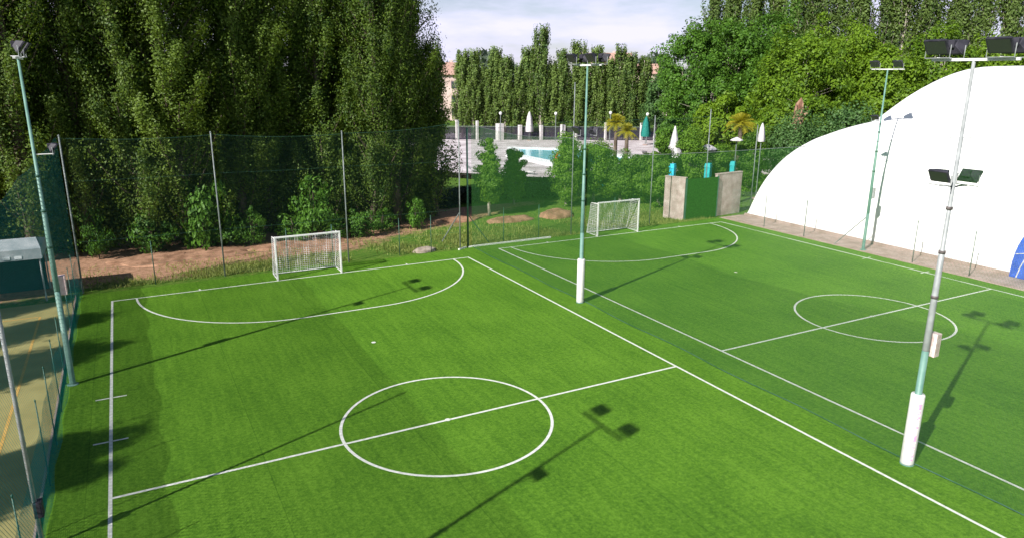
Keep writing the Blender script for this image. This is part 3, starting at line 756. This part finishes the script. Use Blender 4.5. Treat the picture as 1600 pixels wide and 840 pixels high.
# trees off to the left whose shadows cross the court
for x, y, H_, r_, lab in ((-17.5, -4.6, 13.4, 2.2, 'conical tree left of the sandy court, nearest the camera, known by its shadow'), (-17.3, 4.7, 12.8, 1.6, 'conical tree left of the sandy court, second from the camera, known by its shadow'),
                     (-18.0, 8.6, 12.8, 1.4, 'conical tree left of the sandy court, third from the camera, known by its shadow'), (-19, 12.0, 12.8, 1.5, 'conical tree left of the sandy court, farthest, known by its shadow'), (-18.5, -9.0, 11.0, 1.0, 'thin conical tree left of the sandy court, known by its shadow')):
    poplar('poplar_tree', int(x*-10+y), H_, r_*1.15, 110, 44000, .13, M_LF_POP, M_BARK, lab, 'tree', 'trees left of the sandy court', loc=(x, y, 0))

# dark thicket filling the space under and behind the poplars
rg = np.random.default_rng(31); n = 60000
x = rg.uniform(-15, 19.5, n); y = 28.6+rg.normal(size=n)*.75; top = 2.6+.9*np.sin(x*.9)+.6*np.sin(x*2.3+1)
z = top*rg.random(n)**.8
V, Fq = leaves(rg, np.stack([x, y, z], 1), .10, None, .2)
o = mesh_np('thicket', V, Fq, M_LF_POP); tag(o, 'dark tangled thicket under the poplars behind the left pitch', None, None, 'stuff')

# undergrowth under the poplars
us = [broadleaf('undergrowth_shrub', 300+i, 1.7, .85, 34, 60, .070, M_LF_NETTLE, M_BARK, None, 'shrub', 'bright shrubs growing under the dark poplars', .02, clr=.38) for i in range(3)]
up_sp = [(2.0, 25.4, 1.0), (4.6, 25.2, 1.25), (6.0, 25.6, 1.1), (7.1, 25.0, .7), (9.5, 25.2, 1.05), (10.7, 25.0, 1.3), (12.0, 24.6, .95), (13.3, 24.4, .85), (-.6, 25.6, .8), (14.9, 25.2, .9), (17.2, 25.4, .8)]
for i, (x, y, s_) in enumerate(up_sp):
    lab = f'{ordn[i]} bright green shrub under the dark poplars'
    lab = 'bright green shrub under the dark poplars, ' + ['behind the left corner of the left pitch', 'left of the leaning fence pole', 'just left of the left goal', 'small one above the left goal post', 'above the left goal crossbar', 'tallest one right of the left goal', 'beside the middle fence pole', 'right of the middle fence pole', 'farthest left, half shaded', 'between the left goal and the stone', 'next to the corner of the net fence'][i]
    if i < 3: o = us[i]; o.location = (x, y, 0); o['label'] = lab; o.scale = (s_*1.1, s_, s_*[1.5, 1.9, .9][i])
    else: copy_tree(us[i % 3], (x, y, 0), rng.random()*6, lab, (s_*1.1, s_*.9, s_*[1.5, .8, 1.2, 1.75, .9][i % 5]))

# small trees and bushes between pitch and pool
def shrub(i, x, y, H_, r_, lab, m_=M_LF_SHRUB, tr=.12, ncl=95, per=180, sz=.070):
    return broadleaf('small_tree', 400+i, H_, r_, ncl, per, sz, m_, M_BARKP, lab, 'small tree', 'small clipped trees between the pitches and the pool', tr, loc=(x, y, 0), clr=.42)
shrub(0, 23.3, 27.0, 5.05, .70, 'narrow small tree with a pale trunk, first right of the corner pole', tr=.16)
shrub(1, 27.0, 30.2, 4.15, .68, 'narrow small tree in front of the left end of the pool', tr=.08)
shrub(2, 30.2, 27.9, 5.2, 1.05, 'dense column shaped tree just left of the green floodlight pole', tr=.03, ncl=90)
shrub(3, 33.2, 28.6, 4.9, 1.35, 'round dark green tree just right of the green floodlight pole', tr=.12, ncl=90)
shrub(4, 34.7, 27.2, 3.7, 1.0, 'low bushy tree behind the right goal', tr=.02)
shrub(5, 36.4, 26.4, 3.8, 1.0, 'low bushy tree between the right goal and the left plaster wall', tr=.02)
shrub(6, 36.2, 24.4, 5.0, .80, 'tall bushy tree behind the left plaster wall', tr=.03)
shrub(7, 39.6, 25.0, 5.2, 1.15, 'wide bushy tree rising behind the green panel', tr=.2)
shrub(8, 43.2, 25.6, 4.4, .95, 'bushy tree behind the right plaster wall', tr=.15)
shrub(9, 46.4, 25.4, 5.3, 1.15, 'bushy tree left of the white dome edge', tr=.03, ncl=90)
shrub(10, 52.5, 26.5, 6.0, 2.3, 'broad blue green bush rising behind the low end of the white dome', M_LF_HEDGE, .03, 110, 140, .10)
shrub(11, 59.5, 27.0, 6.6, 3.0, 'broad dark bush behind the white dome shoulder', M_LF_HEDGE, .03, 130, 140, .12)
# hedges near the terrace; the two dark ones carry shade in their colour
def hedge(name, pts, h, wd, n, m_, label, seed, sz=.10):
    rg = np.random.default_rng(seed); P = np.array(pts, float); dd = np.r_[0, np.cumsum(np.linalg.norm(np.diff(P, axis=0), axis=1))]
    d = rg.random(n)*dd[-1]; x = np.interp(d, dd, P[:, 0]); y = np.interp(d, dd, P[:, 1])
    hh = h*(1+.08*np.sin(d*1.7)+.05*np.sin(d*4.1))
    z = hh*rg.random(n)**.7
    C = np.stack([x+rg.normal(size=n)*wd*.33, y+rg.normal(size=n)*wd*.33, z], 1)
    V, Fq = leaves(rg, C, sz, None, .2)
    root = thing(name, label, 'hedge'); mesh_np('foliage', V, Fq, m_, root)
    st_ = MB()
    for q in np.arange(.5, dd[-1], 1.2):
        a, b = float(np.interp(q, dd, P[:, 0])), float(np.interp(q, dd, P[:, 1])); st_.tube([(a, b, 0), (a+.1, b, h*.4), (a, b+.1, h*.75)], [.04, .025, .01], 5)
    st_.build('stem', M_BARK, root)
    return root
hedge('hedge', [(25.5, 51), (30, 44.5), (36.5, 38.4)], .35, .7, 9000, leaf_mat('shade_toned_hedge_leaves', (.016, .016, .014), (.045, .042, .034), .2), 'low hedge darkened for bush shade along the near edge of the pool terrace', 51)  # leaf colour includes the shadow of the bushes
hedge('hedge', [(37.5, 37.4), (42, 33.5), (47, 30.0), (55, 26)], 1.1, 1.2, 18000, leaf_mat('low_hedge_leaves', (.014, .045, .014), (.05, .11, .028), .25), 'low green hedge behind the small trees and plaster walls', 52)
hedge('hedge', [(19.5, 31.0), (24, 33.2), (27.5, 33.6), (33, 31.8)], .95, 1.6, 26000, leaf_mat('painted_shade_leaves', (.008, .014, .008), (.022, .034, .016), .15), 'ragged leafy strip added as dark shade behind the narrow small trees', 53)  # added strip, leaves near black in place of shade on the grass

# poplar row beyond the pool
fp = [poplar('poplar_tree', 500+i, 12.6, 1.75, 60, 15000, .135, M_LF_FAR, M_BARKP, None, group='poplars in the row beyond the pool', base=.02, sig=.22, vs=4.0, lk=1.25) for i in range(3)]
a_, b_ = Vector((47.6, 85.5, 0)), Vector((72.5, 73.2, 0)); nf = 17
for i in range(nf):
    p = a_.lerp(b_, i/(nf-1)); s_ = 1+.10*math.sin(i*2.3)+rng.uniform(-.05, .05)
    if i in (7,): s_ = 1.32
    if i in (10,): s_ = 1.15
    lab = f'{ordn[i]} poplar from the left in the straight row beyond the pool'
    loc = (p.x+rng.uniform(-.3, .3), p.y+rng.uniform(-.3, .3), 0)
    if i < 3: o = fp[i]; o.location = loc; o['label'] = lab; o.scale = (1, 1, s_)
    else: copy_tree(fp[i % 3], loc, rng.random()*6, lab, (1, 1, s_))

# broadleaf trees right of the row
bt = [(65.0, 53.5, 15.9, 4.6, M_LF_MID, 'large mid green tree with open rounded crown at the left of the big group'),
      (69.5, 52.4, 16.6, 5.0, M_LF_MID, 'tallest mid green tree in the middle of the big group'),
      (76.0, 51.0, 16.4, 6.0, M_LF_MID, 'large mid green tree at the right of the big group'),
      (62.5, 47.5, 11.0, 4.0, M_LF_MID, 'lower mid green tree in front of the big group'),
      (69.5, 45.0, 12.2, 4.8, M_LF_MID, 'lower dark green tree below the right of the big group'),
      (71.6, 66.0, 9.6, 3.6, M_LF_HEDGE, 'dark low tree in the gap between poplar row and big group'),
      (64.5, 36.5, 13.4, 4.6, M_LF_YEL, 'bright yellow green tree left of the far floodlight pole'),
      (72.5, 38.5, 15.6, 4.6, M_LF_YEL, 'taller yellow green tree behind the bright one'),
      (70.8, 31.5, 11.8, 4.2, M_LF_YEL, 'bright green tree just behind the far floodlight pole'),
      (77.5, 30.0, 13.0, 4.6, M_LF_YEL, 'yellow green tree above the dome shoulder'),
      (84.0, 27.5, 13.6, 4.8, M_LF_YEL, 'yellow green tree behind the lamps of the right floodlight pole'),
      (88.5, 21.5, 13.5, 4.8, M_LF_MID, 'green tree at the right edge above the dome'),
      (59.0, 31.5, 8.4, 3.6, M_LF_YEL, 'low light green tree below the bright yellow green one'),
      (56.0, 38.5, 7.4, 3.4, M_LF_YEL, 'low light green tree behind the right palm'),
      (52.6, 42.2, 5.2, 1.7, M_LF_MID, 'low green tree right of the dark teal parasol')]
for i, (x, y, H_, r_, m_, lab) in enumerate(bt):
    broadleaf('broadleaf_tree', 600+i, H_, r_, 260 if H_ > 11 else 130, 130, .155, m_, M_BARKP, lab, 'tree', None, .10, loc=(x, y, 0), clr=.21)

# tall poplars behind on the right
tp = [poplar('poplar_tree', 700+i, 25.5, 2.2, 90, 17000, .17, M_LF_TALL, M_BARKP, None, group='tall poplars in the far row at the right', base=.04, sig=.30, vs=3.5) for i in range(3)]
a_, b_ = Vector((80.5, 67.0, 0)), Vector((106, 33.5, 0)); nf = 16
for i in range(nf):
    p = a_.lerp(b_, i/(nf-1)); s_ = 1+rng.uniform(-.08, .12)
    lab = f'{ordn[i]} tall poplar from the left in the far row behind the broad trees and dome'
    loc = (p.x+rng.uniform(-.5, .5), p.y+rng.uniform(-.5, .5), 0)
    if i < 3: o = tp[i]; o.location = loc; o['label'] = lab; o.scale = (1, 1, s_)
    else: copy_tree(tp[i % 3], loc, rng.random()*6, lab, (1, 1, s_))

# far wood on the horizon
rg = np.random.default_rng(77); n = 16000
az = YAW+np.deg2rad(rg.uniform(-44, 44, n)); dist = 400+rg.normal(size=n)*14
h = (15+4*np.sin(az*31)+2.5*np.sin(az*83+1))*rg.random(n)**.6
C = np.stack([CAM.x+dist*np.sin(az), CAM.y+dist*np.cos(az), h], 1)
V, Fq = leaves(rg, C, 1.9, None, .3)
o = mesh_np('far_wood', V, Fq, leaf_mat('far_wood_leaves', (.05, .075, .06), (.10, .13, .09), .2)); tag(o, 'far dark band of woodland on the horizon', None, None, 'stuff')

# ------------------------------------------------------------------ palms
def palm(x, y, H_, r_, n, lab, seed):
    t = thing('palm_tree', lab, 'palm', (x, y, 0)); rg = random.Random(seed)
    MB().tube([(0, 0, 0), (.05, .02, H_*.5), (0, 0, H_-r_*.4)], [.24, .20, .17], 10).build('trunk', M_BARK, t, True)
    mb = MB(); z0 = H_-r_*.4
    for i in range(n):
        a = 2*PI*i/n*2.4+rg.random()*.4; el = rg.uniform(-.1, 1.35); l_ = r_*rg.uniform(.8, 1.1); pts = []
        for k in range(8):
            q = k/7; rad = l_*q*math.cos(el)*(1-.1*q); zz = z0+l_*math.sin(el)*q-.45*l_*q*q*math.cos(el*.6)
            pts.append(Vector((rad*math.cos(a), rad*math.sin(a), zz)))
        side = Vector((-math.sin(a), math.cos(a), 0))
        for k in range(1, 8):
            for s_ in (-1, 1):
                for j in range(2):
                    p = pts[k-1].lerp(pts[k], j*.5); q = pts[k-1].lerp(pts[k], j*.5+.35)
                    tip = p+side*s_*l_*.32*(1-.55*abs(k/7-.45))+(pts[k]-pts[k-1])*1.0-Vector((0, 0, .10*l_))
                    mb.quad([p, q, tip])
    mb.build('crown', M_PALM, t); return t
palm(47.0, 44.8, 5.3, 1.5, 60, 'yellowish palm on the terrace right of the green floodlight pole', 1)
palm(43.6, 38.4, 4.9, 1.2, 50, 'smaller yellowish palm right of and below the first one', 2)
palm(48.5, 28.8, 6.2, 1.5, 60, 'yellowish palm rising between the tree tops left of the dome', 3)

# ------------------------------------------------------------------ pool furniture and fence
pf = thing('pool_fence', 'dark mesh fence with pale columns along the far side of the pool terrace', 'fence')
cols = [(45.6, 82.9, 2.9, .30), (48.3, 81.4, 2.8, .34), (51.3, 79.8, 2.4, .95), (54.0, 78.4, 2.2, .5), (56.8, 76.9, 2.2, .45), (59.7, 75.4, 2.3, .6), (61.5, 74.5, 2.0, .3), (65.4, 72.4, 2.6, .3), (70.2, 69.9, 2.6, .35), (72.0, 68.9, 2.7, .35), (72.7, 68.5, 3.0, .4)]
FA, FB = Vector((42.5, 84.5)), Vector((86.0, 61.5))
for x, y, h_, w_ in cols:
    MB().box((x, y, h_/2+.05), (w_, w_, h_)).build('column', M_COLUMN, pf, bevel=.02)
net_panel([(FA.x, FA.y+.2), tuple((FA+FB)/2+Vector((0, .2))), (FB.x, FB.y+.2)], [1.9]*3, M_DARKSCREEN, pf, 'mesh', .05)
MB().tube([(FA.x, FA.y+.2, 2.0), (FB.x, FB.y+.2, 2.0)], .04, 6).build('rail', M_POLE_S, pf)
def lamp_post(x, y, h_, lab):
    t = thing('lamp_post', lab, 'lamp post', (x, y, .05), 0, 'globe lamp posts on the terrace')
    MB().tube([(0, 0, 0), (0, 0, h_-.2)], .06, 8).build('pole', M_POLE_S, t)
    MB().lathe([(.05, -.25), (.16, -.2), (.24, 0), (.17, .18), (.03, .24)], (0, 0, h_), 10).build('globe', M_WHITE, t, True)
for x, y, h_, lab in ((50.6, 78.2, 4.0, 'white globe lamp post left of the closed white parasol'), (57.8, 74.4, 4.0, 'white globe lamp post right of the closed white parasol'), (64.4, 69.9, 4.2, 'white globe lamp post left of the yellowish palm'), (68.1, 66.0, 4.1, 'white globe lamp post between the first palm and the teal parasol'), (62.0, 51.5, 5.0, 'globe lamp post among light green bushes right of the teal parasol')):
    lamp_post(x, y, h_, lab)
def closed_parasol(x, y, h_, r_, m_, lab, split_=False):
    t = thing('closed_parasol', lab, 'parasol', (x, y, .05))
    MB().tube([(0, 0, 0), (0, 0, h_)], .035, 8).build('pole', M_POLE_S, t)
    mb = MB(); n = 16; pr = [(.03, 1.0), (.3, .93), (.62, .8), (.8, .62), (1, .42), (.95, .3)]
    for q, z in pr:
        for k in range(n):
            a = 2*PI*k/n; r = r_*q*(1+.22*math.cos(8*a)); mb.v.append((r*math.cos(a), r*math.sin(a), (1-(1-z)*(split_ or 1))*h_))
    for i in range(len(pr)-1):
        for k in range(n): mb.f.append((i*n+k, i*n+(k+1) % n, (i+1)*n+(k+1) % n, (i+1)*n+k))
    mb.build('canopy', m_, t, True)
    MB().lathe([(.35, 0), (.35, .08), (.1, .12)], (0, 0, 0), 10).build('base', M_CONC, t)
closed_parasol(54.7, 76.8, 4.3, .5, M_CANVAS, 'tall closed white parasol beside the far pool fence')
def open_parasol(x, y, h_, r_, m_, lab):
    t = thing('parasol', lab, 'parasol', (x, y, .05))
    MB().tube([(0, 0, 0), (0, 0, h_)], .035, 8).build('pole', M_POLE_S, t)
    mb = MB(); n = 8; mb.v.append((0, 0, h_)); pr = [(.25, .93), (.6, .80), (1, .62), (1.0, .56)]
    for q, z in pr:
        for k in range(n):
            a = 2*PI*k/n; mb.v.append((r_*q*math.cos(a), r_*q*math.sin(a), h_-(1-z)*r_*1.3))
    for k in range(n): mb.f.append((0, 1+k, 1+(k+1) % n))
    for i in range(3):
        for k in range(n): mb.f.append((1+i*n+k, 1+i*n+(k+1) % n, 1+(i+1)*n+(k+1) % n, 1+(i+1)*n+k))
    mb.build('canopy', m_, t)
    MB().lathe([(.35, 0), (.35, .08), (.1, .12)], (0, 0, 0), 10).build('base', M_CONC, t)
# pointed half-open parasol, pale
t = thing('half_open_parasol', 'pointed pale half open parasol behind the left plaster wall', 'parasol', (40.5, 28.0, .05))
MB().tube([(0, 0, 0), (0, 0, 5.5)], .04, 8).build('pole', M_COLUMN, t)
mb = MB(); n = 12; pr = [(.05, 5.6), (.20, 4.9), (.34, 4.1), (.70, 3.3), (.78, 3.15)]
for r_, z in pr:
    for k in range(n): a = 2*PI*k/n; mb.v.append((r_*(1+.14*math.cos(6*a))*math.cos(a), r_*(1+.14*math.cos(6*a))*math.sin(a), z))
for i in range(4):
    for k in range(n): mb.f.append((i*n+k, i*n+(k+1) % n, (i+1)*n+(k+1) % n, (i+1)*n+k))
mb.build('canopy', M_CANVAS, t, True)
open_parasol(41.9, 25.6, 4.3, .75, M_CANVAS, 'small white parasol above the teal container')
open_parasol(44.1, 24.8, 4.85, .5, M_CANVAS, 'small white parasol below the right palm')
closed_parasol(66.0, 63.6, 4.0, .58, M_TEALG, 'tall closed dark teal parasol beside the terrace columns')
closed_parasol(45.5, 23.6, 6.0, .24, M_CANVAS, 'slim closed white parasol near the left end of the dome', .35)
closed_parasol(35.9, 37.6, 2.2, .35, M_CANVAS, 'short closed white parasol behind the round dark tree')
def container(x, y, w_, h_, m_, lab):
    t = thing('container', lab, 'container', (x, y, .05), .5)
    MB().box((0, 0, h_*.45), (w_*.85, w_*.7, h_*.9)).build('body', m_, t, bevel=.03)
    MB().box((0, 0, h_*.94), (w_*.95, w_*.8, h_*.1), 0, .8).build('lid', m_, t, bevel=.02)
    MB().box((0, 0, .03), (w_*.9, w_*.75, .06)).build('foot', M_BLACK, t)
container(36.6, 23.5, .55, 3.3, M_CYAN, 'bright cyan container just above the left plaster wall')
container(39.8, 23.2, .6, 3.2, M_TEAL, 'teal container above the dark green panel')
container(41.8, 22.7, .5, 3.3, M_TEAL, 'teal container above the right plaster wall')
container(37.4, 33.2, .9, 1.5, M_TEAL, 'low teal container glimpsed under the round dark tree')
t = thing('lifebuoy_stand', 'small red ring on a grey post at the near edge of the pool', 'stand', (40.3, 45.0, .05))
MB().tube([(0, 0, 0), (0, 0, 1.3)], .05, 8).build('post', M_BOXG, t)
MB().tube([(.38*math.cos(a)*.8, -.38*math.cos(a)*.6, 1.45+.42*math.sin(a)) for a in np.linspace(0, 2*PI, 20)], .13, 8, False).build('ring', M_RED, t, True)
# sun loungers on the terrace
def lounger(x, y, rz, lab, src=None):
    if src: return copy_tree(src, (x, y, .05), rz, lab)
    t = thing('sun_lounger', lab, 'sun lounger', (x, y, .05), rz, 'white sun loungers near the pool')
    MB().box((0, -.25, .33), (.62, 1.35, .06)).build('seat', M_CANVAS, t)
    mb = MB(); mb.quad([(-.31, .43, .33), (.31, .43, .33), (.31, 1.0, .75), (-.31, 1.0, .75)]); mb.quad([(-.31, .45, .27), (.31, .45, .27), (.31, 1.03, .69), (-.31, 1.03, .69)][::-1]); mb.build('backrest', M_CANVAS, t)
    for sx in (-.26, .26):
        for sy in (-.8, .4): MB().tube([(sx, sy, 0), (sx, sy, .3)], .02, 6).build('leg', M_POLE_W, t)
    return t
l0 = lounger(34.0, 45.5, .6, 'white sun lounger on the near left of the terrace')
lounger(36.0, 44.4, .6, 'white sun lounger right beside the nearest one on the terrace', l0)
lounger(32.2, 48.0, .9, 'white sun lounger farther left behind the narrow small tree', l0)
lounger(57.0, 52.0, 2.2, 'white sun lounger on the right part of the terrace below the palms', l0)
lounger(59.2, 50.0, 2.0, 'white sun lounger at the far right of the terrace', l0)
# broken tree stump behind the dome
t = thing('tree_stump', 'reddish brown broken tree stump rising above the bushes behind the dome', 'tree stump', (54.5, 28.0, .7))
rg = random.Random(9); mb = MB(); n = 14; pr = [(.62, 0), (.50, 1.5), (.46, 3.5), (.44, 5.0), (.40, 5.8), (.36, 6.3)]
for q, (r_, z) in enumerate(pr):
    for k in range(n):
        a = 2*PI*k/n; r = r_*(1+.13*math.sin(3*a+z*.4)+.10*math.sin(7*a+1)); zz = z+((.55*math.sin(a+.6)+.32*math.sin(3*a)+rg.uniform(-.15, .15)) if q == 5 else 0)
        mb.v.append((r*math.cos(a)+.06*z*.3, r*math.sin(a), zz))
for i in range(5):
    for k in range(n): mb.f.append((i*n+k, i*n+(k+1) % n, (i+1)*n+(k+1) % n, (i+1)*n+k))
mb.v.append((.1, 0, 5.5)); mb.f += [(5*n+k, 5*n+(k+1) % n, 6*n) for k in range(n)]
mb.build('trunk', noisy('stump_bark', (.12, .055, .04), (.42, .27, .19), 2.2, 8, .95, .05, bump=.8, mscale=(1, 1, .35)), t)
MB().tube([(.1, -.1, 5.0), (.55, -.45, 5.7), (.62, -.5, 6.25)], [.14, .11, .06], 7).build('branch', M_CLAY, t, True)

# ------------------------------------------------------------------ far houses
def house(x, y, rz, sx, sy, hw, hr, lab, wm=M_HOUSE):
    t = thing('house', lab, 'house', (x, y, 0), rz)
    wl = MB().box((0, 0, hw/2), (sx, sy, hw)).build('wall', wm, t)
    mb = MB(); a, b_ = sx/2+.4, sy/2+.5
    mb.v = [(-a, -b_, hw), (a, -b_, hw), (a, b_, hw), (-a, b_, hw), (-a, 0, hw+hr), (a, 0, hw+hr)]
    mb.f = [(0, 1, 5, 4), (2, 3, 4, 5), (0, 4, 3), (1, 2, 5), (3, 2, 1, 0)]
    rf = mb.build('roof', M_ROOF, t)
    MB().box((sx*.2, sy*.15, hw+hr*.9), (.7, .7, 1.6)).build('chimney', wm, rf)
    for i in range(int(sx//3)):
        for z in np.arange(1.6, hw-.8, 2.9):
            w_ = MB().box((-sx/2+1.6+3*i, -sy/2-.04, z), (1.1, .1, 1.4)).build('window', M_WINDOW, t)
    return t
house(63.3, 130.5, -.3, 11, 9, 9.4, 2.6, 'pinkish house with low roof left of the far poplar row')
house(104.0, 117.5, -.8, 12, 9, 9.8, 2.2, 'pale house with red tiled roof in the gap right of the far poplars')
house(112.0, 140, -.6, 14, 10, 12.0, 3.0, 'reddish roofed house farthest away in the gap between tree groups')

# ------------------------------------------------------------------ rough grass in the strip behind the fences
rg = np.random.default_rng(5); n = 46000
x = rg.uniform(-1.5, 37, n); y = 19.15+np.abs(rg.normal(size=n))*2.4
dens = np.sin(x*1.3+y*.7)+np.sin(x*.45-1)+rg.normal(size=n)*.6
k = (dens > -.3) & (y < 27) & ~((x < 12) & (y > 20.2+.15*x) & (rg.random(n) < .72))
x, y = x[k], y[k]; n = len(x); h = .04+.17*rg.random(n)**3; a = rg.random(n)*6.28; w_ = .012+.012*rg.random(n)
lx, ly = rg.normal(size=n)*.05, rg.normal(size=n)*.05
B0 = np.stack([x-np.cos(a)*w_, y-np.sin(a)*w_, 0*x-.03], 1); B1 = np.stack([x+np.cos(a)*w_, y+np.sin(a)*w_, 0*x-.03], 1)
T1 = np.stack([x+lx+np.cos(a)*w_*.3, y+ly, h], 1); T0 = np.stack([x+lx-np.cos(a)*w_*.3, y+ly, h], 1)
V = np.stack([B0, B1, T1, T0], 1).reshape(-1, 3)
o = mesh_np('grass', V, np.arange(len(V)).reshape(-1, 4), M_GRASSB); tag(o, 'rough grass tufts in the strip behind the net fences', None, None, 'stuff')
